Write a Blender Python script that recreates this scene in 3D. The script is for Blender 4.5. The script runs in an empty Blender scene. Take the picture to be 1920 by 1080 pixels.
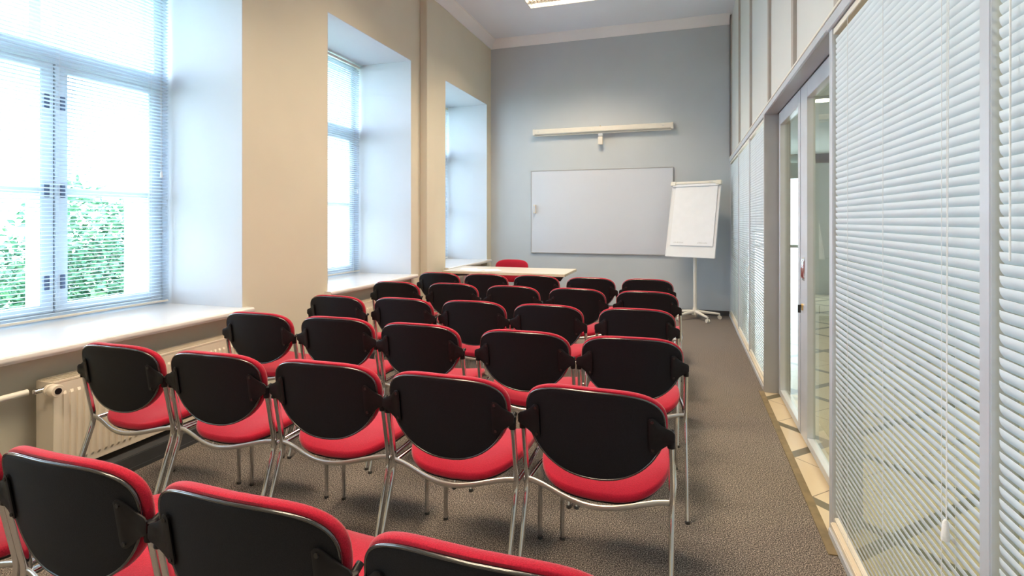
import bpy, bmesh, math, random
from mathutils import Vector, Matrix
random.seed(7)
S = bpy.context.scene
COL = S.collection
PI = math.pi
# ------------------------------------------------------------------ camera
cd = bpy.data.cameras.new('camera'); cam = bpy.data.objects.new('camera', cd); COL.objects.link(cam)
cd.sensor_width = 36; cd.lens = 1001.43/1920*36; cd.shift_y = -126.9/1920
cd.clip_start = .02; cd.clip_end = 200
cam.location = (0, 0, 1.38); cam.rotation_euler = (PI/2, 0, .3144)
S.camera = cam
# ------------------------------------------------------------------ world, exposure
W = bpy.data.worlds.new('world'); S.world = W; W.use_nodes = True
bg = W.node_tree.nodes['Background']; bg.inputs[0].default_value = (.74, .88, 1, 1); bg.inputs[1].default_value = 13.5
S.view_settings.view_transform = 'Standard'; S.view_settings.look = 'None'
S.view_settings.exposure = .18; S.view_settings.gamma = 1
try: S.view_settings.use_curve_mapping = False
except Exception: pass
CEIL = 4.33
LAMP_W = 46; CORR_W = 24; LAMP_CUT = math.radians(118)
LAMPS = [(-1.42, 6.72), (-1.42, 4.3), (-1.42, 1.9), (-1.42, -.6)]
def area(name, loc, sx, sy, power, col, parent=None, rot=(0,0,0)):
    l = bpy.data.lights.new(name, 'AREA'); l.shape = 'RECTANGLE'; l.size = sx; l.size_y = sy
    l.energy = power; l.color = col
    o = bpy.data.objects.new(name, l); COL.objects.link(o); o.location = loc; o.rotation_euler = rot
    if parent: o.parent = parent
    return o
# portals that only guide sampling of the sky through the real window openings
WIN = [(1.53, 3.09), (4.058, 5.60), (6.537, 8.114), (-.98, .57)]
for y0, y1 in WIN:
    p = area('sky_portal', (-4.26, (y0+y1)/2, 2.0), 2.5, y1-y0, 1, (1,1,1), rot=(0, -PI/2, 0))
    p.data.cycles.is_portal = True
p = area('sky_portal', (1.45, 11.25, 1.25), 1.3, 2.4, 1, (1,1,1), rot=(-PI/2, 0, 0)); p.data.cycles.is_portal = True
# ------------------------------------------------------------------ materials
def mat(name, col, rough=.5, metal=0, spec=.5, noise=None, bump=None, emit=None, sheen=0, coat=0):
    m = bpy.data.materials.new(name); m.use_nodes = True; nt = m.node_tree; b = nt.nodes['Principled BSDF']
    b.inputs['Base Color'].default_value = (*col, 1); b.inputs['Roughness'].default_value = rough
    b.inputs['Metallic'].default_value = metal; b.inputs['Specular IOR Level'].default_value = spec
    if sheen: b.inputs['Sheen Weight'].default_value = sheen; b.inputs['Sheen Roughness'].default_value = .4
    if coat: b.inputs['Coat Weight'].default_value = coat
    tc = nt.nodes.new('ShaderNodeTexCoord')
    if noise:                                   # (scale, amount)
        n = nt.nodes.new('ShaderNodeTexNoise'); n.inputs['Scale'].default_value = noise[0]; n.inputs['Detail'].default_value = 3
        nt.links.new(tc.outputs['Object'], n.inputs['Vector'])
        r = nt.nodes.new('ShaderNodeValToRGB'); a = noise[1]
        r.color_ramp.elements[0].position = .3; r.color_ramp.elements[1].position = .7
        r.color_ramp.elements[0].color = (*[c*(1-a) for c in col], 1); r.color_ramp.elements[1].color = (*[min(1, c*(1+a)) for c in col], 1)
        nt.links.new(n.outputs['Fac'], r.inputs[0]); nt.links.new(r.outputs[0], b.inputs['Base Color'])
    if bump:
        n2 = nt.nodes.new('ShaderNodeTexNoise'); n2.inputs['Scale'].default_value = bump[0]
        nt.links.new(tc.outputs['Object'], n2.inputs['Vector'])
        bp = nt.nodes.new('ShaderNodeBump'); bp.inputs['Strength'].default_value = bump[1]; bp.inputs['Distance'].default_value = .002
        nt.links.new(n2.outputs['Fac'], bp.inputs['Height']); nt.links.new(bp.outputs[0], b.inputs['Normal'])
    if emit:
        b.inputs['Emission Color'].default_value = (*emit[0], 1); b.inputs['Emission Strength'].default_value = emit[1]
    return m
def glass(name, tint, ior=1.45, rough=0.0):
    m = bpy.data.materials.new(name); m.use_nodes = True; nt = m.node_tree
    for n in list(nt.nodes): nt.nodes.remove(n)
    o = nt.nodes.new('ShaderNodeOutputMaterial'); mx = nt.nodes.new('ShaderNodeMixShader')
    t = nt.nodes.new('ShaderNodeBsdfTransparent'); g = nt.nodes.new('ShaderNodeBsdfGlossy'); f = nt.nodes.new('ShaderNodeFresnel')
    t.inputs[0].default_value = (*tint, 1); g.inputs['Roughness'].default_value = rough; f.inputs[0].default_value = ior
    gm = nt.nodes.new('ShaderNodeNewGeometry'); inv = nt.nodes.new('ShaderNodeMath'); inv.operation = 'SUBTRACT'; inv.inputs[0].default_value = 1
    nt.links.new(gm.outputs['Backfacing'], inv.inputs[1]); ml = nt.nodes.new('ShaderNodeMath'); ml.operation = 'MULTIPLY'
    nt.links.new(inv.outputs[0], ml.inputs[0]); nt.links.new(f.outputs[0], ml.inputs[1]); nt.links.new(ml.outputs[0], mx.inputs[0])   # reflect once, at the outer face
    nt.links.new(t.outputs[0], mx.inputs[1]); nt.links.new(g.outputs[0], mx.inputs[2])
    nt.links.new(mx.outputs[0], o.inputs[0]); return m
def add_translucent(m, col, f):
    nt = m.node_tree; b = nt.nodes['Principled BSDF']; o = nt.nodes['Material Output']
    t = nt.nodes.new('ShaderNodeBsdfTranslucent'); t.inputs[0].default_value = (*col, 1); x = nt.nodes.new('ShaderNodeMixShader'); x.inputs[0].default_value = f
    nt.links.new(b.outputs[0], x.inputs[1]); nt.links.new(t.outputs[0], x.inputs[2]); nt.links.new(x.outputs[0], o.inputs[0])
M = {}
M['wall_left'] = mat('wall_left_paint_warm_light', (.72, .68, .56), .75, noise=(1.5, .03), bump=(60, .05))  # neutral grey-green wall; the lamps' warm light is mixed into its colour
M['wall_back'] = mat('wall_back_paint_cool_light', (.545, .595, .64), .7, noise=(1.5, .03), bump=(60, .05))  # same neutral paint as the left wall, with cool daylight put into the colour
M['reveal'] = mat('reveal_paint', (.64, .67, .72), .6, noise=(2, .015))
M['ceiling'] = mat('ceiling_paint', (.82, .87, .95), .8, noise=(1.2, .02))
M['crown'] = mat('crown_paint', (.88, .88, .90), .7, noise=(2, .02))
M['sill'] = mat('sill_lacquer', (.80, .78, .76), .18, spec=.6, noise=(3, .02), coat=.3)
M['winframe'] = mat('window_frame_paint', (.72, .79, .86), .35, noise=(5, .02))
M['blind_white'] = mat('blind_slat_white', (.70, .79, .86), .4, noise=(8, .02))
M['blind_blue'] = mat('blind_slat_pale', (.80, .86, .92), .4, noise=(8, .02))
add_translucent(M['blind_blue'], (.75, .85, .95), .4)
M['cord'] = mat('cord_white', (.84, .86, .88), .6, noise=(200, .05))
M['cream'] = mat('cream_enamel', (.78, .70, .58), .35, noise=(4, .03))
M['cream_white'] = mat('cream_white_plastic', (.80, .77, .70), .4, noise=(6, .03))
M['duct'] = mat('duct_dark', (.055, .058, .065), .4, noise=(10, .15))
M['alu'] = mat('satin_aluminium', (.66, .70, .77), .38, metal=.35, noise=(6, .04))
M['alu_brown'] = mat('partition_batten', (.48, .44, .41), .5, metal=.2, noise=(6, .04))
M['jamb'] = mat('door_jamb_grey', (.46, .47, .49), .4, metal=.3, noise=(6, .03))
M['panel'] = mat('partition_panel', (.68, .70, .70), .5, noise=(2, .02))
M['glass'] = glass('window_glass', (.95, .98, .99))
M['glass_green'] = glass('partition_glass', (.88, .92, .88), 1.5)
M['black_shell'] = mat('black_shell_plastic', (.008, .009, .012), .58, spec=.25, noise=(400, .35), bump=(500, .25))
M['black_rim'] = mat('black_rim_plastic', (.02, .021, .024), .22, spec=.9, coat=1)
M['black_plastic'] = mat('black_bracket_plastic', (.008, .008, .010), .42, spec=.3, noise=(60, .2))
M['bolt'] = mat('bolt_dark_metal', (.06, .06, .06), .3, metal=.8)
M['red'] = mat('red_fabric', (.42, .011, .034), .9, spec=.2, noise=(350, .22), bump=(420, .5), sheen=.35)
M['chrome'] = mat('chrome', (.74, .74, .75), .06, metal=1, noise=(3, .02))
M['steel'] = mat('satin_steel_rail', (.62, .60, .57), .28, metal=.9, noise=(12, .05))
M['latch'] = mat('latch_metal', (.16, .20, .30), .35, metal=.6)
M['rubber'] = mat('rubber', (.05, .05, .05), .7)
M['tabletop'] = mat('table_laminate', (.66, .62, .55), .3, noise=(6, .04))
M['tableedge'] = mat('table_edge', (.72, .64, .48), .5, noise=(20, .08))
M['paper'] = mat('paper_white', (.82, .84, .88), .7, noise=(10, .02))
M['whiteboard'] = mat('whiteboard_enamel', (.66, .71, .80), .16, noise=(1.5, .01), coat=.2)
M['board_light'] = mat('flipchart_board', (.80, .81, .83), .2, noise=(2, .02))
M['ghost'] = mat('erased_marker', (.60, .645, .73), .3)
M['ink'] = mat('faint_print', (.60, .61, .62), .6)
M['wood'] = mat('oak_trim', (.20, .15, .08), .6, noise=(18, .2))
M['brass'] = mat('brass', (.75, .52, .22), .25, metal=1)
M['roller'] = mat('roller_fabric', (.42, .45, .41), .8, noise=(30, .05))
M['corr_wall'] = mat('corridor_paint', (.50, .52, .49), .7, noise=(2, .02))
M['leaf'] = mat('leaf_green', (.055, .17, .09), .6, noise=(3, .5))
M['leaf_light'] = mat('leaf_light', (.17, .34, .17), .6, noise=(3, .4))
M['bark'] = mat('bark', (.16, .11, .07), .9, noise=(20, .3))
M['blossom'] = mat('blossom', (.8, .78, .76), .7)  # pale colour standing in for bright sky between the leaves
M['grass'] = mat('outdoor_grass', (.22, .30, .17), .9, noise=(2, .3))
M['facade'] = mat('outer_reveal', (.85, .86, .88), .7, noise=(3, .02))
M['tube'] = mat('lamp_tube', (1, 1, 1), .4, emit=((1, .93, .8), 22))
M['louvre'] = mat('lamp_louvre', (.75, .68, .55), .2, metal=.8, noise=(20, .05))
M['lamp_body'] = mat('lamp_body', (.75, .74, .72), .5)
M['downlight'] = mat('downlight_glow', (1, .9, .7), .4, emit=((1, .85, .6), 8))
# carpet : speckled loop pile
def carpet():
    m = bpy.data.materials.new('carpet'); m.use_nodes = True; nt = m.node_tree; b = nt.nodes['Principled BSDF']
    tc = nt.nodes.new('ShaderNodeTexCoord'); b.inputs['Roughness'].default_value = .95; b.inputs['Specular IOR Level'].default_value = .1
    v = nt.nodes.new('ShaderNodeTexVoronoi'); v.inputs['Scale'].default_value = 330
    n = nt.nodes.new('ShaderNodeTexNoise'); n.inputs['Scale'].default_value = 210; n.inputs['Detail'].default_value = 2
    for k in (v, n): nt.links.new(tc.outputs['Object'], k.inputs['Vector'])
    r = nt.nodes.new('ShaderNodeValToRGB'); e = r.color_ramp.elements
    e[0].position = .32; e[0].color = (.025, .021, .022, 1); e[1].position = .66; e[1].color = (.50, .41, .33, 1)
    x = e.new(.5); x.color = (.13, .108, .095, 1)
    nt.links.new(n.outputs['Fac'], r.inputs[0])
    mx = nt.nodes.new('ShaderNodeMixRGB'); mx.blend_type = 'OVERLAY'; mx.inputs[0].default_value = .25
    nt.links.new(r.outputs[0], mx.inputs[1]); nt.links.new(v.outputs['Distance'], mx.inputs[2])
    hs = nt.nodes.new('ShaderNodeHueSaturation'); hs.inputs['Saturation'].default_value = .75
    nt.links.new(mx.outputs[0], hs.inputs['Color']); nt.links.new(hs.outputs[0], b.inputs['Base Color'])
    bp = nt.nodes.new('ShaderNodeBump'); bp.inputs['Strength'].default_value = .5; bp.inputs['Distance'].default_value = .004
    nt.links.new(n.outputs['Fac'], bp.inputs['Height']); nt.links.new(bp.outputs[0], b.inputs['Normal'])
    return m
M['carpet'] = carpet()
# corridor tiles : diagonal grid of olive bands with thin joints between
def tiles():
    m = bpy.data.materials.new('corridor_tiles'); m.use_nodes = True; nt = m.node_tree; b = nt.nodes['Principled BSDF']
    b.inputs['Roughness'].default_value = .3
    tc = nt.nodes.new('ShaderNodeTexCoord'); mp = nt.nodes.new('ShaderNodeMapping'); mp.inputs['Rotation'].default_value = (0, 0, PI/4)
    nt.links.new(tc.outputs['Object'], mp.inputs[0])
    sp = nt.nodes.new('ShaderNodeSeparateXYZ'); nt.links.new(mp.outputs[0], sp.inputs[0])
    def band(sock, period, width, off):
        a = nt.nodes.new('ShaderNodeMath'); a.operation = 'ADD'; a.inputs[1].default_value = off; nt.links.new(sock, a.inputs[0])
        w = nt.nodes.new('ShaderNodeMath'); w.operation = 'FLOORED_MODULO'; w.inputs[1].default_value = period; nt.links.new(a.outputs[0], w.inputs[0])
        l = nt.nodes.new('ShaderNodeMath'); l.operation = 'LESS_THAN'; l.inputs[1].default_value = width; nt.links.new(w.outputs[0], l.inputs[0]); return l.outputs[0]
    def mx2(a, c):
        k = nt.nodes.new('ShaderNodeMath'); k.operation = 'MAXIMUM'; nt.links.new(a, k.inputs[0]); nt.links.new(c, k.inputs[1]); return k.outputs[0]
    big = mx2(band(sp.outputs[0], .7425, .06, 1.34), band(sp.outputs[1], .7425, .06, -2.49))
    thin = mx2(band(sp.outputs[0], .7425, .005, .955), band(sp.outputs[1], .7425, .005, -2.875))
    n = nt.nodes.new('ShaderNodeTexNoise'); n.inputs['Scale'].default_value = 4; nt.links.new(tc.outputs['Object'], n.inputs['Vector'])
    r = nt.nodes.new('ShaderNodeValToRGB'); r.color_ramp.elements[0].color = (.56, .46, .31, 1); r.color_ramp.elements[1].color = (.64, .54, .39, 1)
    nt.links.new(n.outputs['Fac'], r.inputs[0])
    m1 = nt.nodes.new('ShaderNodeMixRGB'); m1.inputs[2].default_value = (.15, .13, .085, 1); nt.links.new(big, m1.inputs[0]); nt.links.new(r.outputs[0], m1.inputs[1])
    m2 = nt.nodes.new('ShaderNodeMixRGB'); m2.inputs[2].default_value = (.16, .12, .08, 1); nt.links.new(thin, m2.inputs[0]); nt.links.new(m1.outputs[0], m2.inputs[1])
    nt.links.new(m2.outputs[0], b.inputs['Base Color']); return m
M['tiles'] = tiles()
# ------------------------------------------------------------------ mesh helpers
class MB:
    def __init__(s): s.bm = bmesh.new(); s.n = 0
    def box(s, x0, x1, y0, y1, z0, z1, bev=0):
        b = bmesh.new(); bmesh.ops.create_cube(b, size=1)
        if bev:                                  # hair's-breadth setbacks so crossing members never share a plane
            e = .00015*(s.n % 5); s.n += 1; x0, x1, y0, y1, z0, z1 = x0+e, x1-e, y0+e, y1-e, z0+e, z1-e
        for v in b.verts: v.co = Vector(((x0+x1)/2+v.co.x*(x1-x0), (y0+y1)/2+v.co.y*(y1-y0), (z0+z1)/2+v.co.z*(z1-z0)))
        if bev: bmesh.ops.bevel(b, geom=b.edges[:], offset=bev, segments=2, affect='EDGES')
        s.add(b); return s
    def add(s, b, mtx=None):
        me = bpy.data.meshes.new('t'); b.to_mesh(me); b.free()
        if mtx: me.transform(mtx)
        s.bm.from_mesh(me); bpy.data.meshes.remove(me); return s
    def tube(s, pts, r, n=10, flat=None, cap=True, closed=False):
        """swept tube; r number or list; flat=(rx, rz) for an oval section"""
        P = [Vector(p) for p in pts]; bm = s.bm; rings = []; prev = None; N = len(P)
        for i, p in enumerate(P):
            if closed: t = P[(i+1) % N]-P[i-1]
            else: t = P[min(i+1, N-1)]-P[max(i-1, 0)]
            t.normalize()
            if prev is None:
                u = Vector((0, 0, 1)) if abs(t.z) < .9 else Vector((0, 1, 0))
                u = (u-t*u.dot(t)).normalized()
            else: u = (prev-t*prev.dot(t)).normalized()
            prev = u; w = t.cross(u); rr = r[i] if isinstance(r, (list, tuple)) else r
            a, b_ = (flat if flat else (rr, rr))
            rings.append([bm.verts.new(p+u*math.cos(2*PI*k/n)*b_+w*math.sin(2*PI*k/n)*a) for k in range(n)])
        rg = range(N) if closed else range(N-1)
        for i in rg:
            A, B = rings[i], rings[(i+1) % N]
            for k in range(n): bm.faces.new((A[k], A[(k+1) % n], B[(k+1) % n], B[k]))
        if cap and not closed: bm.faces.new(rings[0]); bm.faces.new(rings[-1])
        return s
    def cyl(s, p0, p1, r, n=16): return s.tube([p0, p1], r, n)
    def lathe(s, prof, c=(0, 0, 0), n=20, mtx=None):
        b = bmesh.new(); rings = []
        for r, z in prof: rings.append([b.verts.new((r*math.cos(2*PI*k/n), r*math.sin(2*PI*k/n), z)) for k in range(n)])
        for A, B in zip(rings, rings[1:]):
            for k in range(n): b.faces.new((A[k], A[(k+1) % n], B[(k+1) % n], B[k]))
        b.faces.new(rings[0][::-1]); b.faces.new(rings[-1])
        s.add(b, (Matrix.Translation(c) @ mtx) if mtx else Matrix.Translation(c)); return s
    def prism(s, poly, y0, y1, axis='Y'):
        """extrude 2D polygon; axis Y: poly=(x,z); axis X: poly=(y,z); axis Z: poly=(x,y)"""
        f = {'Y': lambda p, t: (p[0], t, p[1]), 'X': lambda p, t: (t, p[0], p[1]), 'Z': lambda p, t: (p[0], p[1], t)}[axis]
        A = [s.bm.verts.new(f(p, y0)) for p in poly]; B = [s.bm.verts.new(f(p, y1)) for p in poly]; n = len(poly)
        for k in range(n): s.bm.faces.new((A[k], A[(k+1) % n], B[(k+1) % n], B[k]))
        s.bm.faces.new(A[::-1]); s.bm.faces.new(B); return s
    def build(s, name, m, parent=None, smooth=None, loc=None, **kw):
        bmesh.ops.recalc_face_normals(s.bm, faces=s.bm.faces)
        me = bpy.data.meshes.new(name); s.bm.to_mesh(me); s.bm.free(); me.materials.append(m)
        if smooth:
            for p in me.polygons: p.use_smooth = True
            try: me.set_sharp_from_angle(angle=math.radians(smooth))
            except Exception: pass
        o = bpy.data.objects.new(name, me); COL.objects.link(o)
        if loc: o.location = loc
        if parent: o.parent = parent
        for k, v in kw.items(): o[k] = v
        return o
def struct(o): o['kind'] = 'structure'; return o
def thing(name, label, cat, loc=(0, 0, 0), rz=0, group=None):
    o = bpy.data.objects.new(name, None); COL.objects.link(o); o.empty_display_size = .1
    o.location = loc; o.rotation_euler = (0, 0, rz); o['label'] = label; o['category'] = cat
    if group: o['group'] = group
    return o
def semp(name, loc=(0, 0, 0)):
    o = bpy.data.objects.new(name, None); COL.objects.link(o); o.location = loc; o['kind'] = 'structure'; return o
def copy_tree(o, parent=None):
    c = o.copy(); COL.objects.link(c)
    if parent: c.parent = parent
    for ch in list(o.children): copy_tree(ch, c)
    return c
# ------------------------------------------------------------------ room shell
L, R, BK, FR = -3.066, .615, 8.30, -2.3
TH = 4.24
SILL = .745; TOP = 3.26
struct(MB().box(L-.06, .60, FR, BK, -.12, 0).build('floor', M['carpet']))
struct(MB().box(-4.24, .80, FR-.1, BK+.12, CEIL, CEIL+.12).build('ceiling', M['ceiling']))
struct(MB().box(-4.24, .80, BK, BK+.12, -.12, CEIL).build('wall_back', M['wall_back']))
struct(MB().box(-4.24, .80, FR-.12, FR, -.12, CEIL).build('wall_front', M['wall_left']))
w = MB(); ys = sorted(WIN); edge = FR
for y0, y1 in ys:
    w.box(-TH, L, edge, y0, -.12, CEIL); w.box(-TH, L, y0, y1, TOP, CEIL); w.box(-TH, L-.10, y0, y1, -.12, SILL-.04); edge = y1
w.box(-TH, L, edge, BK, -.12, CEIL)
struct(w.build('wall_left', M['wall_left']))
# boxed pipe casing on the pier between the second and third windows
struct(MB().box(L, -2.975, 5.82, 6.03, 0, 4.22, .004).build('trim_1', M['wall_left'], smooth=40))
def cove(a, b, z0, z1, d):
    return [(a, z0), (a+d*.12, z0), (a+d*.14, z0+.012), (a+d*.3, z0+(z1-z0)*.28), (a+d*.55, z0+(z1-z0)*.62), (a+d*.86, z0+(z1-z0)*.86), (a+d*.9, z1-.008), (a+d, z1-.008), (a+d, z1), (a, z1)]
c = MB().prism(cove(L, 0, 4.205, CEIL, .13), FR, BK)
c.prism(cove(BK, 0, 4.205, CEIL, -.13), L, .60, 'X')
struct(c.build('trim_2', M['crown'], smooth=35))
struct(MB().box(L, .60, BK-.014, BK, 0, .07, .003).build('baseboard_back', M['duct']))
bl = MB().box(L-.10, -2.89, FR, BK-.014, 0, .088, .004).box(-2.892, -2.884, FR, BK-.014, 0, .022)
struct(bl.build('baseboard_left', M['duct']))
# ------------------------------------------------------------------ windows, sills
def window(n, y0, y1):
    t = semp('window_%d' % n, (-3.85, (y0+y1)/2, SILL))
    def bl(mb, name, m, parent=t, **k):
        o = mb.build(name, m, parent, **k); o.matrix_parent_inverse = Matrix.Translation(-t.location) if parent is t else o.matrix_parent_inverse; return o
    # painted reveal lining
    r = MB().box(-3.84, L-.0005, y1-.006, y1+.002, SILL-.03, TOP+.002).box(-3.84, L-.0005, y0-.002, y0+.006, SILL-.03, TOP+.002).box(-3.84, L-.0005, y0, y1, TOP-.006, TOP+.002)
    bl(r, 'reveal_lining', M['reveal'])
    mid = (y0+y1)/2+.025
    xf0, xf1 = -3.90, -3.845
    f = MB().box(xf0, xf1, y0, y0+.07, SILL-.02, TOP, .004).box(xf0, xf1, y1-.07, y1, SILL-.02, TOP, .004)
    f.box(xf0, xf1, y0, y1, TOP-.06, TOP, .004).box(xf0, xf1, y0, y1, SILL-.02, SILL+.05, .004).box(xf0, xf1+.03, y0+.06, y1-.06, 2.38, 2.49, .01)
    bl(f, 'window_frame', M['winframe'], smooth=40)
    for a, b, side in ((y0+.072, mid-.004, 1), (mid+.004, y1-.072, -1)):
        s0 = .055; sh = .075
        g = MB(); zb, zt = SILL+.052, 2.378; X0, X1 = -3.885, -3.825
        wa = s0 if side > 0 else sh; wb = sh if side > 0 else s0
        g.box(X0, X1, a, a+wa, zb, zt, .005).box(X0, X1, b-wb, b, zb, zt, .005).box(X0, X1, a, b, zb, zb+.05, .005).box(X0, X1, a, b, zt-.045, zt, .005).box(X0, X1-.01, a, b, 1.547, 1.592, .004)
        cs = bl(g, 'casement', M['winframe'], smooth=40)
        p = MB().box(-3.862, -3.857, a+wa-.01, b-wb+.01, zb+.04, zt-.04).build('pane', M['glass'], cs)
        yh = (mid-.045) if side > 0 else (mid+.045)
        for zz in (.985, 1.57, 2.13):
            h = MB().box(X1, X1+.008, yh-.014, yh+.014, zz-.045, zz+.045, .002)
            for dz in (-.028, 0, .028): h.box(X1+.006, X1+.014, yh-.018, yh+.004, zz+dz-.008, zz+dz+.008, .002)
            h.build('latch', M['latch'], cs, label='small dark metal latch')
    bl(MB().box(-3.875, -3.87, y0+.06, y1-.06, 2.48, TOP-.05), 'top_pane', M['glass'])
    # outer sash on the facade side
    o = MB(); Xa, Xb = -4.04, -4.01; ya, yb = y0+.03, y1-.03
    o.box(Xa, Xb, y0, ya, SILL, TOP).box(Xa, Xb, yb, y1, SILL, TOP).box(Xa, Xb, ya, yb, SILL, SILL+.07).box(Xa, Xb, ya, yb, TOP-.08, TOP)
    m2 = mid+.0; o.box(Xa, Xb, m2-.035, m2+.035, SILL, TOP).box(Xa, Xb, ya, yb, 2.40, 2.46).box(Xa+.005, Xb-.005, ya, yb, 1.55, 1.58)
    bl(o, 'outer_sash', M['facade'])
    bl(MB().box(-4.235, -3.90, y0-.001, y0+.012, SILL, TOP+.001).box(-4.235, -3.90, y1-.012, y1+.001, SILL, TOP+.001).box(-4.235, -3.9, y0, y1, SILL-.02, SILL).box(-4.235, -3.9, y0, y1, TOP-.03, TOP+.001), 'outer_reveal', M['facade'])
    bl(MB().box(-3.88, -3.84, mid-.003, mid+.003, SILL+.06, 2.375), 'gap_shade', M['duct'])  # dark strip painted in for the shade in the gap between the casements
    # sill board with rounded nose
    s = MB(); zt = SILL+.0
    prof = [(-3.85, zt-.045), (-3.02, zt-.045), (-3.004, zt-.041), (-2.995, zt-.030), (-2.993, zt-.02), (-2.996, zt-.008), (-3.006, zt-.001), (-3.02, zt), (-3.85, zt)]
    s.prism([(x, z) for x, z in prof if True], y0+.001, y1-.001)
    prof2 = [(L, zt-.045), (-3.02, zt-.045), (-3.004, zt-.041), (-2.995, zt-.030), (-2.993, zt-.02), (-2.996, zt-.008), (-3.006, zt-.001), (-3.02, zt), (L, zt)]
    s.prism(prof2, y0-.04, y0+.001); s.prism(prof2, y1-.001, y1+.04)
    bl(s, 'window_sill', M['sill'], smooth=35)
    return t
for i, (a, b) in enumerate(WIN): window(i+1, a, b)
# ------------------------------------------------------------------ venetian blinds
def slat_mesh(y0, y1, z0, z1, pitch, wid, tilt, xs=1, curve=.0035, jit=0):
    """slats run along Y; tilt > 0 : edge on the +xs side lower"""
    mb = MB(); bm = mb.bm; n = int((z1-z0)/pitch); th = .0006
    for i in range(n):
        z = z0+(i+.5)*pitch; a = tilt+random.uniform(-jit, jit); dz = random.uniform(-.0006, .0006)
        top = []; bot = []
        for k in range(5):
            q = (k/4-.5); u = q*wid; hgt = curve*(1-(2*q)**2)
            x = u*math.cos(a)+hgt*math.sin(a); zz = -u*math.sin(a)+hgt*math.cos(a)
            top.append((x*xs, z+zz+dz)); bot.append(((x-th*math.sin(a))*xs, z+zz-th*math.cos(a)+dz))
        loop = top+bot[::-1]
        A = [bm.verts.new((p[0], y0, p[1])) for p in loop]; B = [bm.verts.new((p[0], y1, p[1])) for p in loop]; m = len(loop)
        for k in range(m): bm.faces.new((A[k], A[(k+1) % m], B[(k+1) % m], B[k]))
        bm.faces.new(A[::-1]); bm.faces.new(B)
    return mb
def blind(X, y0, y1, z0, z1, pitch, wid, tilt, mt, label, group, ladders, room, cordy=None, cordz=None, wandy=None, wandz=None, headm='cream_white', jit=0):
    """room = +1 when the room lies towards +X of the blind, -1 otherwise"""
    t = thing('venetian_blind', label, 'blind', (X, (y0+y1)/2, z0), 0, group)
    def P(mb, name, m, **k):
        o = mb.build(name, m, t, **k); o.location = (0, -(y0+y1)/2, -z0); return o
    P(slat_mesh(y0, y1, z0+.02, z1-.03, pitch, wid, tilt, -room, curve=(.003 if room > 0 else -.0032), jit=jit), 'slats', M[mt], smooth=50)
    P(MB().box(-.014, .014, y0, y1, z1-.028, z1, .002), 'head_rail', M[headm], smooth=40)
    P(MB().box(-.011, .011, y0, y1, z0, z0+.014, .003), 'bottom_rail', M['cream_white'], smooth=40)
    for yl in ladders:
        P(MB().cyl((room*.0145, yl, z0+.01), (room*.0145, yl, z1-.02), .0009, 5).cyl((-room*.0145, yl, z0+.01), (-room*.0145, yl, z1-.02), .0009, 5), 'ladder_cord', M['cord'])
    if cordy is not None:
        k = MB()
        for d in (-.005, .005): k.cyl((room*.022, cordy+d*.3, cordz+.03), (room*.018, cordy+d, z1-.02), .0009, 6)
        P(k, 'pull_cord', M['cord'])
        P(MB().lathe([(.003, .03), (.006, .024), (.0095, -.012), (.009, -.02), (.003, -.021)][::-1], (room*.024, cordy, cordz)), 'cord_tassel', M['cord'], smooth=50)
    if wandy is not None:
        P(MB().cyl((room*.018, wandy, wandz), (room*.017, wandy, z1-.02), .0019, 8), 'tilt_wand', M['cord'], smooth=60)
    return t
gl = 'pale blinds in the street windows'
names_w = ['pale slatted blind over the nearest, large left window, with green bushes visible behind it', 'pale slatted blind in the middle deep window recess', 'pale slatted blind in the farthest window recess, beside the back wall', 'pale slatted blind in the window recess behind the camera']
for (a, b), lb in zip(WIN, names_w):
    blind(-3.755, a+.03, b-.03, .765, 3.235, .0245, .025, math.radians(12), 'blind_blue', lb, gl, [a+.2, (a+b)/2, b-.17], 1, cordy=b-.10, cordz=1.72, jit=.03)
# ------------------------------------------------------------------ right-hand partition
ZT = 2.24
posts = [8.27, 7.045, 5.86, 4.74, 2.68, 1.42, .16, -1.10, FR+.03]
fr = MB()
fr.box(.600, .66, FR, 2.71, ZT-.02, ZT+.03, .002).box(.600, .66, 4.70, BK, ZT-.02, ZT+.03, .002)      # transom
fr.box(.600, .78, 2.66, 4.75, ZT-.01, ZT+.035, .002)
for y in (8.285, 7.045, 5.86): fr.box(.606, .66, y-.015, y+.015, 0, ZT-.02, .002)
for y in (1.401, .16, -1.10, FR+.02): fr.box(.608, .66, y-.022, y+.022, 0, ZT-.02, .003)
fr.box(.610, .70, 2.655, 2.71, 0, ZT-.01, .003)
fr.box(.595, .66, 4.75, BK, 0, .035, .003).box(.595, .66, FR, 2.66, 0, .035, .003)
struct(fr.build('wall_right', M['alu'], smooth=40))
for i, (a, b) in enumerate([(-1.08, .135), (.185, 1.395), (1.445, 2.655), (4.76, 5.845), (5.875, 7.03), (7.06, 8.27)]):
    struct(MB().box(.650, .656, a, b, .03, ZT-.02).build('window_%d' % (i+5), M['glass_green']))
# sill blocks lying along the foot of the glazing
struct(MB().box(.602, .645, FR, 2.655, .035, .062, .004).build('trim_3', M['cream']))
struct(MB().box(.602, .645, 4.76, BK, .035, .062, .004).build('trim_4', M['cream']))
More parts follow.
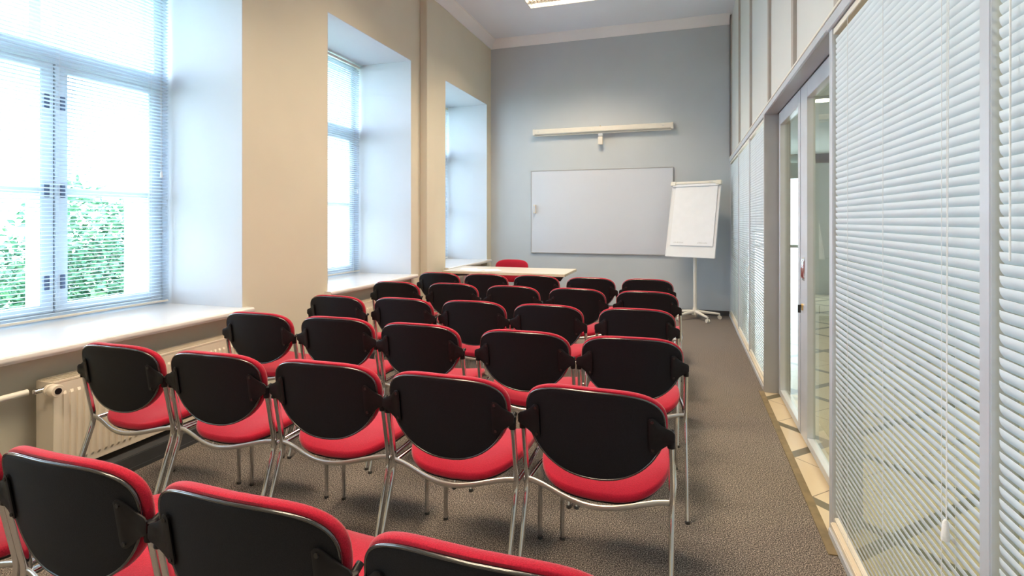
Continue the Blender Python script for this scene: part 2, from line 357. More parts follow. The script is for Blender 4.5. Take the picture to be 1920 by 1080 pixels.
# upper half : cream panels with battens
up = MB().box(.632, .70, FR, BK, ZT+.03, CEIL)
struct(up.build('trim_5', M['panel']))
bt = MB()
for y in (8.285, 7.045, 5.86, 4.60, 3.60, 2.61, 1.42, .16, -1.1): bt.box(.612, .634, y-.035, y+.035, ZT+.03, CEIL, .002)
struct(bt.build('trim_6', M['alu_brown'], smooth=40))
ed = MB().box(.604, .634, BK-.035, BK-.001, ZT+.03, CEIL); struct(ed.build('trim_7', M['duct']))
tr = MB().box(.596, .612, FR, BK, ZT+.03, ZT+.045, .002); struct(tr.build('trim_8', M['cream_white'], smooth=40))
# door opening : jamb, header soffit
jb = MB().box(.600, .79, 4.70, 4.75, 0, ZT, .003).box(.612, .79, 2.71, 4.70, ZT-.012, ZT, .001)
struct(jb.build('trim_9', M['jamb'], smooth=40))
# sliding leaves
def leaf(n, y0, y1, near, X0=.70, X1=.745):
    t = semp('door_%d' % n, (X0, (y0+y1)/2, 0)); dl = Matrix.Translation(-t.location)
    sw = .045; s2 = .18 if not near else .05
    a = MB()
    wl = .05 if near else .07; wr = .19 if near else .06
    # near = leaf closer to the camera: its far stile is the broad one
    a.box(X0, X1, y0, y0+wl, .012, 2.225, .002).box(X0, X1, y1-wr, y1, .012, 2.225, .002)
    a.box(X0, X1, y0+wl, y1-wr, 2.125, 2.225, .002).box(X0, X1, y0+wl, y1-wr, .012, .06, .002)
    o = a.build('leaf_frame', M['alu'], t, smooth=40); o.matrix_parent_inverse = dl
    o = MB().box(X0+.032, X0+.038, y0+wl-.01, y1-wr+.01, .05, 2.135).build('pane', M['glass_green'], t); o.matrix_parent_inverse = dl
    if near:
        yh = 3.73
        h = MB()
        for dy in (-.022, .022): h.tube([(X0-.002, yh+dy+.012*math.copysign(1, dy)*0, 1.02), (X0-.006, yh+dy, 1.03), (X0-.006, yh+dy, 1.125), (X0-.002, yh+dy, 1.135)], .006, 8)
        h.box(X0-.003, X0, yh-.035, yh+.035, 1.005, 1.15, .001)
        o = h.build('recessed_handle', M['chrome'], t, smooth=50, label='small upright chrome pull'); o.matrix_parent_inverse = dl
        k = MB().cyl((X0-.012, yh+.02, .845), (X0, yh+.02, .845), .012, 14).box(X0-.010, X0, yh+.013, yh+.027, .815, .845, .002)
        o = k.build('lock_cylinder', M['brass'], t, smooth=40, label='brass lock cylinder'); o.matrix_parent_inverse = dl
        k = MB().box(X0-.03, X0-.012, yh+.0185, yh+.0215, .80, .85, .001)
        o = k.build('key', M['bolt'], t); o.matrix_parent_inverse = dl
leaf(1, 3.84, 4.66, False)
leaf(2, 2.72, 3.822, True)
struct(MB().box(.695, .76, 2.71, 4.70, 2.226, 2.232).build('trim_10', M['duct']))
# threshold
struct(MB().box(.560, .600, 2.50, 4.72, -.02, .004, .001).build('trim_11', M['wood']))
# right blinds
TL = math.radians(70)
gr = 'white blinds on the glazed partition'
blind(.626, 1.434, 2.645, .074, 2.215, .0244, .0265, TL, 'blind_white', 'large white slatted blind on the glazed partition beside the sliding door', gr, [1.61, 2.03, 2.43], -1, cordy=1.565, cordz=.62, wandy=None, jit=.02)
blind(.626, .192, 1.371, .074, 2.215, .0244, .0265, TL, 'blind_white', 'white slatted blind at the right edge of the photo, partly cut off', gr, [.4, .78, 1.2], -1, wandy=1.305, wandz=1.30, jit=.02)
blind(.626, -1.07, .128, .074, 2.215, .0244, .0265, TL, 'blind_white', 'white slatted blind beside the camera, out of the frame', gr, [-.9, -.4, 0], -1, jit=.02)
blind(.622, 4.77, 5.838, .074, 2.215, .0244, .0265, TL, 'blind_white', 'white slatted blind just past the sliding door jamb, second panel group', gr, [4.95, 5.3, 5.66], -1, cordy=5.78, cordz=.9, jit=.02)
blind(.622, 5.882, 7.025, .074, 2.215, .0244, .0265, TL, 'blind_white', 'white slatted blind in the middle of the three past the sliding door', gr, [6.05, 6.45, 6.86], -1, jit=.02)
blind(.622, 7.065, 8.265, .074, 2.215, .0244, .0265, TL, 'blind_white', 'white slatted blind in the far corner behind the flip chart', gr, [7.25, 7.65, 8.1], -1, jit=.02)
# ------------------------------------------------------------------ corridor beyond the partition
CX, CY = 3.0, 11.2
cf = MB().box(.600, CX, FR, CY, -.12, -.002).box(.60, CX, FR, CY, -.002, .0005)
struct(cf.build('floor_corridor', M['tiles']))
struct(MB().box(.70, CX, FR, CY, 2.62, 2.72).build('ceiling_corridor', M['corr_wall']))
struct(MB().box(CX, CX+.1, FR, CY, 0, 2.8).build('wall_corridor', M['corr_wall']))
ew = MB().box(.66, CX, CY, CY+.1, 2.45, 2.8).box(.60, .85, BK+.12, CY+.1, 0, 2.8).box(2.06, CX, CY, CY+.1, 0, 2.8)
for x in (1.12, 1.50): ew.box(x-.03, x+.03, CY, CY+.08, 0, 2.45)
ew.box(.8, 2.08, CY, CY+.08, .86, .92)
struct(ew.build('wall_corridor_end', M['corr_wall']))
struct(MB().box(.65, CX, FR-.1, FR, 0, 2.8).build('wall_corridor_front', M['corr_wall']))
o = MB().box(.86, 2.05, CY-.05, CY-.045, 2.16, 2.46).build('roller_shade', M['roller']); o['label'] = 'grey-green roller shade at the corridor end, seen through the sliding door'; o['category'] = 'blind'
for (x, y) in ((1.32, 6.14), (1.9, 3.2), (1.9, .3)):
    t = thing('downlight', {6.14: 'round downlight in the corridor ceiling, glimpsed through the sliding door glass'}.get(y, 'round downlight in the corridor ceiling %s' % ('opposite the sliding door' if y > 3 else 'beside the camera, behind the large blind')), 'lamp', (x, y, 2.61))
    MB().lathe([(.11, -.012), (.11, .01)]).build('bezel', M['alu'], t, smooth=50)
    MB().lathe([(.085, -.016), (.085, -.013)]).build('glow_disc', M['downlight'], t)
    area('bulb', (0, 0, -.02), .15, .15, CORR_W, (1, .86, .62), t)
# ------------------------------------------------------------------ radiators and pipe
def radiator(y0, y1, label):
    t = thing('radiator', label, 'radiator', (-3.01, y0, .12), 0, 'panel radiators under the windows'); off = (3.01, -y0, -.12)
    def P(mb, name, m, **k):
        o = mb.build(name, m, t, **k); o.location = off; return o
    z0, z1 = .125, .575; f = MB(); bm = f.bm
    # fluted front panel
    prof = []; y = y0+.03; n = int((y1-y0-.06)/.0333)
    f.box(-2.958, -2.952, y0, y1, z0, z1, .002)
    for i in range(n):
        yc = y0+.045+i*.0333
        poly = [(-2.953, yc-.010), (-2.944, yc-.006), (-2.944, yc+.006), (-2.953, yc+.010)]
        b = bmesh.new()
        zz = [z0+.03, z0+.045, z1-.06, z1-.045]
        rings = []
        for j, z in enumerate(zz):
            k = 0 if j in (0, 3) else 1
            rings.append([b.verts.new((-2.953+(p[0]+2.953)*k, p[1], z)) for p in poly])
        for A, B in zip(rings, rings[1:]):
            for q in range(3): b.faces.new((A[q], A[q+1], B[q+1], B[q]))
        f.add(b)
    P(f, 'front_panel', M['cream'])
    P(MB().box(-3.075, -3.069, y0, y1, z0, z1, .002), 'rear_panel', M['cream'])
    for a in (y0-.004, y1-.004): P(MB().box(-3.077, -2.951, a, a+.008, z0-.003, z1+.008, .002), 'side_cover', M['cream'])
    g = MB().box(-3.075, -3.066, y0, y1, z1, z1+.01, .001).box(-2.962, -2.951, y0, y1, z1, z1+.01, .001)
    k = y0+.01
    while k < y1: g.box(-3.07, -2.957, k, k+.005, z1+.002, z1+.008); k += .014
    P(g, 'top_grille', M['cream'])
    return t, off
rd, off = radiator(1.80, 2.98, 'cream panel radiator under the nearest window, thermostat knob at its left end')
o = MB().lathe([(.012, -.030), (.018, -.022), (.0215, -.018), (.0215, -.010), (.0235, -.008), (.0235, -.004), (.0215, -.003), (.024, .002), (.0245, .030), (.022, .035)], (0, 0, 0), 24, Matrix.Rotation(PI/2, 4, 'Y') @ Matrix.Scale(1.25, 4)).build('thermostat_knob', M['cream'], rd, smooth=40)
o.location = (-2.955+3.01+.03, 1.775-1.80, .555-.12)
o2 = MB().lathe([(.015, 0), (.015, .003)], (0, 0, 0), 20).build('knob_cap', M['black_plastic'], o, smooth=40); o2.rotation_euler = (0, PI/2, 0); o2.location = (.0435, 0, 0)
o3 = MB().cyl((-.01, .0, 0), (-.06, .0, 0), .012).cyl((-.045, 0, 0), (-.045, -.05, 0), .013).cyl((-.045, 0, 0), (-.045, .04, 0), .013).build('valve_body', M['chrome'], rd, smooth=40)
o3.location = o.location
radiator(4.30, 5.40, 'cream panel radiator under the middle window, mostly hidden by the chairs')
radiator(6.75, 7.9, 'cream panel radiator under the farthest window behind the table')
o = MB().tube([(-3.0, -1.6, .5555), (-3.0, 1.715, .5555)], .0155, 14).build('heating_pipe', M['cream_white'], smooth=60)
o['label'] = 'cream heating pipe running along the wall to the thermostat knob'; o['category'] = 'pipe'
# ------------------------------------------------------------------ ceiling lamps
lampl = ['louvred ceiling light above the front table, the only one in view', 'louvred ceiling light over the middle of the chair rows', 'louvred ceiling light over the chairs nearest the camera', 'louvred ceiling light behind the camera']
for (x, y), lb in zip(LAMPS, lampl):
    t = thing('ceiling_light', lb, 'lamp', (x, y, CEIL-.06), 0, 'louvred ceiling lights')
    hx, hy = .60, .30
    MB().box(-hx, hx, -hy, -hy+.012, 0, .06).box(-hx, hx, hy-.012, hy, 0, .06).box(-hx, -hx+.012, -hy, hy, 0, .06).box(hx-.012, hx, -hy, hy, 0, .06).box(-hx, hx, -hy, hy, .052, .06).build('housing', M['lamp_body'], t)
    lv = MB()
    for i in range(1, 24): xx = -hx+i*.05; lv.prism([(xx-.009, .03), (xx+.009, .03), (xx+.001, .002), (xx-.001, .002)], -hy+.012, hy-.012)
    for yy in (-.145, 0, .145): lv.prism([(yy-.02, .03), (yy+.02, .03), (yy+.004, 0), (yy-.004, 0)], -hx+.012, hx-.012, 'X')
    lv.build('louvre', M['louvre'], t)
    for yy in (-.215, -.072, .072, .215): MB().cyl((-hx+.03, yy, .042), (hx-.03, yy, .042), .008, 10).build('tube', M['tube'], t, smooth=60)
    g_ = area('lamp_glow', (0, 0, -.004), 1.15, .56, LAMP_W, (1, .79, .54), t); g_.data.spread = LAMP_CUT   # the louvre's cut-off angle
# ------------------------------------------------------------------ chair
def ring_pad(outline, fr_fn, bk_fn, nr=7, edge=5, over=0):
    """closed pad. outline(theta)->(x,z); fr_fn/bk_fn(x,z)->y of front and rear skin. rim rounded"""
    bm = bmesh.new(); n = 64; rings = []
    def ring(s, fn, sc=1):
        return [bm.verts.new((s*outline(2*PI*k/n)[0], fn(s*outline(2*PI*k/n)[0], s*outline(2*PI*k/n)[1], s), s*outline(2*PI*k/n)[1])) for k in range(n)]
    ss = [.12+(.97-.12)*i/(nr-1) for i in range(nr)]
    back = [ring(s, bk_fn) for s in ss]; front = [ring(s, fr_fn) for s in ss]
    mid = []
    for e in range(1, edge):
        a = PI*e/edge; rg = []
        for k in range(n):
            x, z = outline(2*PI*k/n); yb = bk_fn(x*.97, z*.97, .97); yf = fr_fn(x*.97, z*.97, .97)
            yc = (yb+yf)/2; hh = (yf-yb)/2; s = .97+.03*math.sin(a)
            rg.append(bm.verts.new((x*s, yc-hh*math.cos(a), z*s)))
        mid.append(rg)
    seq = back+mid+front[::-1]
    for A, B in zip(seq, seq[1:]):
        for k in range(n): bm.faces.new((A[k], A[(k+1) % n], B[(k+1) % n], B[k]))
    bm.faces.new(back[0]); bm.faces.new(front[0]); return bm
def sgn(v, e): return math.copysign(abs(v)**e, v)
HB = .712                                            # height of the widest line of the back
def out_back(t, w=.240, up=.118, dn=.192):
    c, s = math.cos(t), math.sin(t)
    if s >= 0: return (w*sgn(c, .56), up*sgn(s, .72))
    return (w*sgn(c, .90), dn*sgn(s, 1.0))
def bcurve(x, z):                                    # rear surface of the shell: concave to the sitter, leaning back
    return -.042+.62*x*x-.16*(z+.012)-.25*z*z*(1 if z > 0 else .4)
def make_chair():
    t = thing('chair', '', 'chair')
    sh = lambda x, z, s: bcurve(x, z)
    b = ring_pad(lambda a: out_back(a, .236, .103, .204), lambda x, z, s: bcurve(x, z)+.012, sh)
    o = MB().add(b).build('back_shell', M['black_shell'], t, smooth=60); o.location = (0, 0, HB)
    rim = [(out_back(2*PI*k/64, .235, .102, .203)) for k in range(64)]
    o2 = MB().tube([(x, bcurve(x, z)+.002, z) for x, z in rim], .0038, 8, closed=True).build('shell_rim', M['black_rim'], o, smooth=60)
    b = ring_pad(lambda a: out_back(a, .243, .112, .206), lambda x, z, s: bcurve(x, z)+.012+.034*(1-s**6*.35), lambda x, z, s: bcurve(x, z)+.0105)
    o = MB().add(b).build('backrest', M['red'], t, smooth=60); o.location = (0, 0, HB)
    # seat : dished pad
    def out_seat(a):
        c, s = math.cos(a), math.sin(a)
        return ((.238 if s > 0 else .238)*sgn(c, .55 if s > 0 else .52), (.235 if s > 0 else .235)*sgn(s, .62 if s > 0 else .95))
    def dish(x, y): return -.031+.72*x*x-.16*max(0, y-.1)**2*2.2+.01*math.cos(y*6)
    bb = bmesh.new()
    b = ring_pad(out_seat, lambda x, y, s: dish(x, y)+.046-.02*s**6, lambda x, y, s: dish(x, y))
    for v in b.verts: v.co = Vector((v.co.x, v.co.z, v.co.y))
    o = MB().add(b).build('seat', M['red'], t, smooth=60); o.location = (0, .255, .445)
    b = ring_pad(lambda a: tuple(q*.965 for q in out_seat(a)), lambda x, y, s: dish(x, y)+.003, lambda x, y, s: dish(x, y)-.009)
    for v in b.verts: v.co = Vector((v.co.x, v.co.z, v.co.y))
    o = MB().add(b).build('seat_pan', M['black_plastic'], t, smooth=60); o.location = (0, .255, .445)
    xk = .253
    # rear legs run up as back posts, elbow at seat level
    def arc(p0, pk, p1, r=.05, n=6):
        p0, pk, p1 = Vector(p0), Vector(pk), Vector(p1); a = pk+(p0-pk).normalized()*r; c = pk+(p1-pk).normalized()*r; res = [p0]
        for i in range(n+1): q = i/n; res.append(a*(1-q)**2+pk*2*q*(1-q)+c*q*q)
        return res+[p1]
    for s in (-1, 1):
        pts = arc((s*xk, -.097, .012), (s*xk, .052, .430), (s*.2535, .004, .672), .045)
        g = MB().tube(pts, .0105, 14, flat=(.0098, .0135)).build('leg', M['chrome'], t, smooth=60)
        MB().lathe([(.0100, 0), (.0112, .002), (.0112, .010), (.0100, .014)], (s*xk, -.099, 0), 14).build('rubber_foot', M['rubber'], g, smooth=60)
        # side rail and front leg in one bend
        xf = .226
        fp = [Vector((s*xk, .055, .430)), Vector((s*.252, .2, .428)), Vector((s*.240, .36, .424))]+arc((s*.236, .39, .4225), (s*.228, .452, .418), (s*xf, .447, .30), .035)[1:-1]+[Vector((s*xf, .449, .2)), Vector((s*xf, .447, .012))]
        g = MB().tube(fp, .0102, 12).build('leg', M['chrome'], t, smooth=60)
        MB().lathe([(.0100, 0), (.0108, .002), (.0108, .007), (.0100, .012)], (s*xf, .447, 0), 14).build('rubber_foot', M['rubber'], g, smooth=60)
    # cross rails : flattened tube sagging under the seat
    for (yy, dy, dz, xe) in ((.045, -.045, -.036, xk), (.40, .015, -.030, .238)):
        pts = []
        for i in range(25):
            q = i/24*2-1; e = abs(q)
            k = (.5+.5*math.cos(PI*e))**.8
            pts.append((q*xe, yy+dy*k, .443+dz*k))
        MB().tube(pts, .01, 12, flat=(.0055, .0098)).build('cross_rail', M['steel'], t, smooth=60)
    # brackets
    for s in (-1, 1):
        poly = [(.185, .036), (.190, .042), (.197, .043), (.205, .040), (.222, .022), (.240, .010), (.258, .004), (.2655, -.004), (.2655, -.030), (.258, -.038), (.246, -.043), (.222, -.062), (.204, -.078), (.196, -.080), (.188, -.076), (.185, -.068)]
        m = MB(); bm = m.bm
        def yy(x, z, k): 
            base = bcurve(min(x, .236), z)-.001
            tt = max(0, (x-.205)/.055); return base*(1-min(1, tt))+(-.012)*min(1, tt) - k
        # grid the polygon by fan around inner centre for curvature
        cx, cz = .215, -.018; rings = []
        for k in (.006, 0):
            for fct in (.0, .5, .93, 1) if k else (1, .93, .5, .0):
                kk = k if fct < 1 else (k*.6+.001)
                if fct == 0: rings.append([bm.verts.new((s*cx, yy(cx, cz, k), cz))])
                else: rings.append([bm.verts.new((s*(cx+(x-cx)*fct), yy(cx+(x-cx)*fct, cz+(z-cz)*fct, kk), cz+(z-cz)*fct)) for x, z in poly])
        n = len(poly)
        for A, B in zip(rings, rings[1:]):
            for q in range(n):
                if len(A) == 1 and len(B) > 1: bm.faces.new((A[0], B[q], B[(q+1) % n]))
                elif len(B) == 1 and len(A) > 1: bm.faces.new((A[q], A[(q+1) % n], B[0]))
                elif len(A) > 1: bm.faces.new((A[q], A[(q+1) % n], B[(q+1) % n], B[q]))
        o = m.build('bracket', M['black_plastic'], t, smooth=35); o.location = (0, 0, .700)
        # sleeve over the post top with a rounded nut in front
        sl = MB().lathe([(.0115, -.042), (.0128, -.040), (.0128, -.004), (.012, .002), (.006, .004)], (s*.2535, .003, -.016), 16)
        sl.cyl((s*.2535, .003, -.022), (s*.2535, .030, -.012), .0085, 12)
        sl.build('sleeve', M['black_plastic'], o, smooth=50)
        for bx, bz in ((.197, .030), (.197, -.066)):
            MB().cyl((s*bx, bcurve(bx, bz)-.010, bz), (s*bx, bcurve(bx, bz)-.004, bz), .0052, 10).build('bolt', M['bolt'], o, smooth=50)
    return t
POS = dict(
 A1=(-1.982, .920, .01), A2=(-1.428, .912, -.005), A3=(-.878, .900, 0), A4=(-.335, .875, -.01),
 B1=(-2.45, 1.771, .006), B2=(-1.912, 1.788, .03), B3=(-1.373, 1.811, .02), B4=(-.836, 1.799, -.02), B5=(-.298, 1.81, -.036),
 C1=(-2.484, 2.632, .02), C2=(-1.936, 2.652, .03), C3=(-1.383, 2.624, -.02), C4=(-.788, 2.622, .003), C5=(-.251, 2.640, .06),
 D1=(-2.483, 3.40, -.04), D2=(-1.950, 3.446, -.03), D3=(-1.414, 3.475, .0), D4=(-.878, 3.477, -.008), D5=(-.300, 3.494, .009),
 E1=(-2.526, 4.33, -.022), E2=(-1.979, 4.38, 0), E3=(-1.411, 4.36, -.028), E4=(-.857, 4.37, -.06), E5=(-.294, 4.36, -.06),
 F1=(-2.522, 5.228, -.01), F2=(-1.985, 5.229, .01), F3=(-1.450, 5.26, 0), F4=(-.888, 5.226, .02), F5=(-.35, 5.265, -.024))
ordn = ['nearest the windows', 'second from the windows', 'in the middle', 'second from the partition', 'nearest the glass partition']
rown = {'A': 'in the row nearest the camera', 'B': 'second row from the camera', 'C': 'third row from the camera', 'D': 'fourth row from the camera', 'E': 'second row from the table', 'F': 'row right in front of the table'}
ordA = ['only a sliver showing,', 'leftmost whole one,', 'second from the right,', 'rightmost,']
proto = make_chair(); first = True
for k, (x, y, a) in POS.items():
    if first: c = proto; first = False
    else: c = copy_tree(proto)
    c.location = (x, y, 0); c.rotation_euler = (0, 0, a); i = int(k[1])-1
    c['label'] = 'red black-backed chair %s %s' % ((ordA[i] if k[0] == 'A' else ordn[i]+','), rown[k[0]])
    c['category'] = 'chair'; c['group'] = 'red and black chairs in rows'
c = copy_tree(proto); c.location = (-2.335, 7.18, 0); c.rotation_euler = (0, 0, PI)
c['label'] = 'red upholstered chair behind the table, facing the rows'; c['category'] = 'chair'
if 'group' in c: del c['group']
# ------------------------------------------------------------------ front table
tx0, tx1, ty0, ty1 = -2.94, -1.36, 6.17, 6.93
t = thing('folding_table', 'pale laminate folding table with chrome legs in front of the chair rows', 'table', ((tx0+tx1)/2, (ty0+ty1)/2, 0), .012)
hx, hy = (tx1-tx0)/2, (ty1-ty0)/2
MB().box(-hx+.003, hx-.003, -hy+.003, hy-.003, .712, .741, .001).build('tabletop', M['tabletop'], t)
e = MB().box(-hx, hx, -hy, -hy+.003, .711, .740).box(-hx, hx, hy-.003, hy, .711, .740).box(-hx, -hx+.003, -hy, hy, .711, .740).box(hx-.003, hx, -hy, hy, .711, .740)
e.build('edge_band', M['tableedge'], t, label='light wood edging')
for s in (-1, 1):
    g = MB(); xx = s*(hx-.16)
    for yy in (-.03, .03): g.tube([(xx, yy, .04), (xx, yy, .69)], .014, 12)
    g.build('leg', M['chrome'], t, smooth=60)
    MB().box(xx-.02, xx+.02, -hy+.04, hy-.04, .012, .045, .008).build('foot_bar', M['black_plastic'], t, smooth=40)
    MB().prism([(-hy+.03, .711), (hy-.03, .711), (hy-.06, .68), (.06, .655), (-.06, .655), (-hy+.06, .68)], xx-.025, xx+.025, 'X').build('bracket', M['black_plastic'], t, smooth=40)
    for yy in (-.06, .06): MB().tube([(xx, yy, .45), (xx-s*.30, yy, .705)], .007, 8).build('strut', M['chrome'], t, smooth=60)
    MB().prism([(s*(hx-.02), .711), (s*(hx-.17), .711), (s*(hx-.14), .66), (s*(hx-.06), .655)], -hy+.03, -hy+.06).build('corner_bracket', M['black_plastic'], t, smooth=30)
pap = [(-2.72, 6.52, .3, 'sheet of white paper nearest the window end of the table'), (-2.55, 6.36, -.25, 'sheet of white paper at the table front edge, overlapping its neighbour'), (-2.36, 6.42, .55, 'printed white sheet on the table, farthest from the window')]
for i, (x, y, a, lb) in enumerate(pap):
    b = MB().box(-.105, .105, -.148, .148, 0, .0008)
    o = b.build('paper_sheet', M['paper'], loc=(x, y, .7413+.0012*i)); o.rotation_euler = (0, 0, a)
    o['label'] = lb; o['category'] = 'paper'; o['group'] = 'papers on the table'
# ------------------------------------------------------------------ whiteboard, screen
t = thing('whiteboard', 'large wall-mounted whiteboard with a thin aluminium frame', 'whiteboard', (-1.272, BK, .855))
w2, hh = 1.10, 1.32
MB().box(-w2+.008, w2-.008, -.020, -.004, .008, hh-.008).build('board_surface', M['whiteboard'], t)
MB().box(-w2, w2, -.024, -.002, 0, .014, .002).box(-w2, w2, -.024, -.002, hh-.012, hh, .002).box(-w2, -w2+.010, -.024, -.002, 0, hh, .002).box(w2-.010, w2, -.024, -.002, 0, hh, .002).build('board_frame', M['jamb'], t, smooth=40)
g = MB()
def stroke(pts, z=-.0206, r=.004): g.tube([(x, z, y) for x, y in pts], r, 6, flat=(.0006, .004) if False else None)
ox, oz = -.235, 1.11
for pts in ([(0, .08), (0, 0), (.05, 0)], [(0, .08), (.05, .08)], [(0, .04), (.04, .04)], [(.075, .05), (.075, 0)], [(.075, .035), (.095, .05), (.11, .03), (.11, 0)], [(.16, .08), (.16, .01), (.19, 0), (.21, .02), (.21, .08)], [(.27, .08), (.27, .0)], [(.34, .08), (.34, 0), (.38, 0)]):
    for p, q in zip(pts, pts[1:]):
        d = Vector((q[0]-p[0], q[1]-p[1])); nrm = Vector((-d.y, d.x)).normalized()*.003
        P4 = [(ox+p[0]+nrm.x, oz+p[1]+nrm.y), (ox+q[0]+nrm.x, oz+q[1]+nrm.y), (ox+q[0]-nrm.x, oz+q[1]-nrm.y), (ox+p[0]-nrm.x, oz+p[1]-nrm.y)]
        g.prism(P4, -.0204, -.0196)
g.build('erased_writing', M['ghost'], t, label='faint remains of marker writing')
o = MB().box(-.020, .020, -.03, 0, -.07, .07, .004).build('eraser', M['cream_white'], loc=(-2.305, BK-.0245, 1.56), smooth=40)
MB().box(-.012, .012, -.034, -.029, -.05, .05, .002).build('eraser_grip', M['alu'], o)
o['label'] = 'white magnetic eraser stuck to the left edge of the whiteboard'; o['category'] = 'eraser'
t = thing('projection_screen', 'long cream pull-down screen casing mounted above the whiteboard', 'projection screen', (-1.247, BK, 2.72))
w3 = 1.075
MB().prism([(-.002, .02), (-.085, .02), (-.098, .034), (-.098, .092), (-.088, .104), (-.002, .104)], -w3+.02, w3-.02, 'X').build('casing', M['cream_white'], t, smooth=30)
for s in (-1, 1):
    MB().box(min(s*w3, s*(w3-.035)), max(s*w3, s*(w3-.035)), -.102, -.001, .012, .108, .006).build('end_cap', M['cream_white'], t, smooth=40)
MB().cyl((-w3+.03, -.055, .008), (w3-.03, -.055, .008), .012, 12).build('bottom_bar', M['cream_white'], t, smooth=50)
MB().box(-.006, .006, -.098, -.03, .104, .112).build('clip', M['brass'], t)
pl = MB().box(-.035, .035, -.075, -.03, -.045, .0, .006).build('pull_joint', M['alu'], t, smooth=40)
MB().box(-.035, .035, -.085, -.03, -.175, -.05, .006).build('pull_handle', M['cream_white'], t, smooth=40)
for x in (-.98, .93): MB().box(x-.015, x+.015, -.0995, -.097, .06, .068).build('badge', M['ink'], t)
# ------------------------------------------------------------------ flip chart
fx, fy = .125, 7.93
t = thing('flip_chart', 'white flip chart on a five-star wheeled base in the back right corner', 'flip chart', (fx, fy, 0), 0)
MB().tube([(0, 0, .085), (0, 0, .95)], .024, 16).build('pole', M['cream_white'], t, smooth=60)
MB().lathe([(.045, .055), (.045, .085), (.034, .12), (.025, .16)]).build('hub', M['cream_white'], t, smooth=50)
for k in range(5):
    a = math.radians(-62+72*k); c_, s_ = math.cos(a), math.sin(a)
    lg = MB().tube([(c_*.02, s_*.02, .100), (c_*.12, s_*.12, .092), (c_*.33, s_*.33, .072)], [.024, .022, .014], 10).build('base_leg', M['cream_white'], t, smooth=60)
    cs = MB()
    for d in (-.013, .013):
        p = Vector((c_*.33-s_*d, s_*.33+c_*d, .026)); q = Vector((-s_, c_, 0))*.009*(1 if d > 0 else -1)
        cs.cyl(p-q*.5, p+q, .026, 16)
    cs.cyl((c_*.33, s_*.33, .03), (c_*.33, s_*.33, .075), .008, 10)
    cs.build('caster', M['cream_white'], lg, smooth=50)
bd = bpy.data.objects.new('board', None); COL.objects.link(bd); bd.parent = t
ry = math.radians(-22); lean = math.radians(-14)
def bpart(mb, name, m, par=None, **k):
    o = mb.build(name, m, par or t, **k)
    if par is None: o.location = (-.075, -.10, .865); o.rotation_euler = (lean, 0, ry)
    return o
COL.objects.unlink(bd); bpy.data.objects.remove(bd)
bp = bpart(MB().box(-.345, .345, -.012, .012, 0, 1.05, .006), 'board', M['board_light'], smooth=40)
bpart(MB().box(-.352, .352, -.018, -.008, -.004, .02, .004).box(-.352, -.338, -.016, .014, 0, 1.05, .003).box(.338, .352, -.016, .014, 0, 1.05, .003), 'board_edge', M['board_light'], bp, smooth=40)
bpart(MB().box(-.29, .315, -.026, -.0125, .16, 1.03, .001), 'paper_pad', M['paper'], bp)
bpart(MB().box(-.33, .33, -.045, -.010, 1.055, 1.095, .006), 'clamp_bar', M['cream_white'], bp, smooth=40)
bpart(MB().box(-.33, .33, -.040, -.012, 1.02, 1.055, .003), 'clamp_strip', M['alu'], bp, smooth=40)
for s in (-1, 1): bpart(MB().box(min(s*.365, s*.285), max(s*.365, s*.285), -.050, .018, 1.035, 1.10, .008), 'clamp_end', M['cream_white'], bp, smooth=40)
mk = MB()
for x0 in (-.24, .10):
    for i in range(8): mk.box(x0+i*.018, x0+i*.018+.011, -.0268, -.026, .195, .205+random.random()*.008)
bpart(mk, 'faint_print', M['ink'], bp)
mk = MB().box(.19, .25, -.0455, -.0448, 1.070, 1.080); bpart(mk, 'badge', M['ink'], bp)
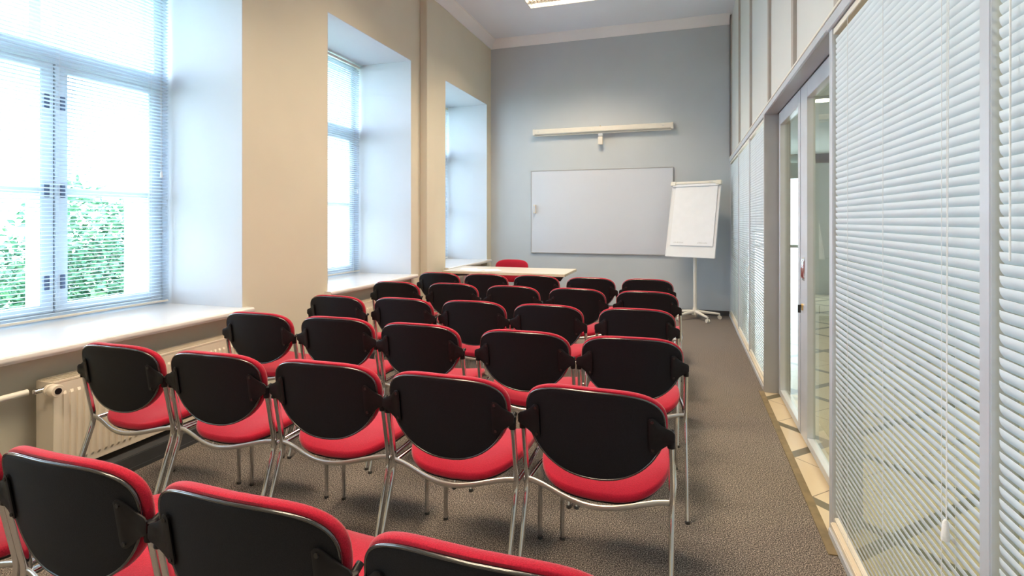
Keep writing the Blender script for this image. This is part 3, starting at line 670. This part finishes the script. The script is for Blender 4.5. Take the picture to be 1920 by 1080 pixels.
# ------------------------------------------------------------------ outdoors
struct(MB().box(-40, -4.26, -20, 40, -1.3, -1.2).build('ground', M['grass']))
def shrub(x, y, z, rx, rz, n, seed, label, m='leaf', sky_gap_flecks=0):
    rnd = random.Random(seed); t = thing('shrub', label, 'shrub', (x, y, -1.2), 0, 'shrubs outside the nearest window')
    st = MB()
    for k in range(7):
        a = rnd.uniform(0, 2*PI); st.tube([(0, 0, 0), (.2*math.cos(a)*rx, .2*math.sin(a)*rx, .5*(z+1.2)), (.6*math.cos(a)*rx, .6*math.sin(a)*rx, z+1.2)], [.05, .035, .015], 6)
    st.build('stem', M['bark'], t)
    def leaves(nn, size, fn):
        mb = MB(); bm = mb.bm
        for i in range(nn):
            while True:
                v = Vector((rnd.uniform(-1, 1), rnd.uniform(-1, 1), rnd.uniform(-1, 1)))
                if .35 < v.length < 1: break
            lump = 1+.22*math.sin(v.x*7+seed)*math.cos(v.y*6)+.15*math.sin(v.z*9)
            c = Vector((v.x*rx*lump, v.y*rx*lump, (z+1.2)+v.z*rz*lump)); s = size*rnd.uniform(.6, 1.3)
            d = Vector((rnd.gauss(0, 1), rnd.gauss(0, 1), rnd.gauss(0, .6))).normalized(); w_ = d.cross(Vector((rnd.gauss(0, 1), rnd.gauss(0, 1), rnd.gauss(0, 1)))).normalized(); up_ = d.cross(w_)*.15
            p = [c-d*s, c+w_*s*.42+up_*s, c+d*s, c-w_*s*.42+up_*s]; vs = [bm.verts.new(q) for q in p]
            bm.faces.new((vs[0], vs[1], vs[2])); bm.faces.new((vs[0], vs[2], vs[3]))
        return mb
    o = leaves(n, .075, None).build('foliage', M[m], t); o['kind'] = 'stuff'
    o = leaves(n//3, .07, None).build('foliage', M['leaf_light'], t); o['kind'] = 'stuff'
    if sky_gap_flecks: o = leaves(sky_gap_flecks, .05, None).build('sky_gap_flecks', M['blossom'], t); o['kind'] = 'stuff'  # added pale leaves imitate bright sky showing through the bush
shrub(-8.3, 5.6, .35, 1.35, 1.35, 7000, 3, 'dense green bush outside the nearest window, right-hand pane', 'leaf', 500)
shrub(-7.2, 3.35, -.05, .95, 1.0, 4500, 5, 'lower bush with pale flecks for sky gaps outside the nearest window, left-hand pane', 'leaf', 700)
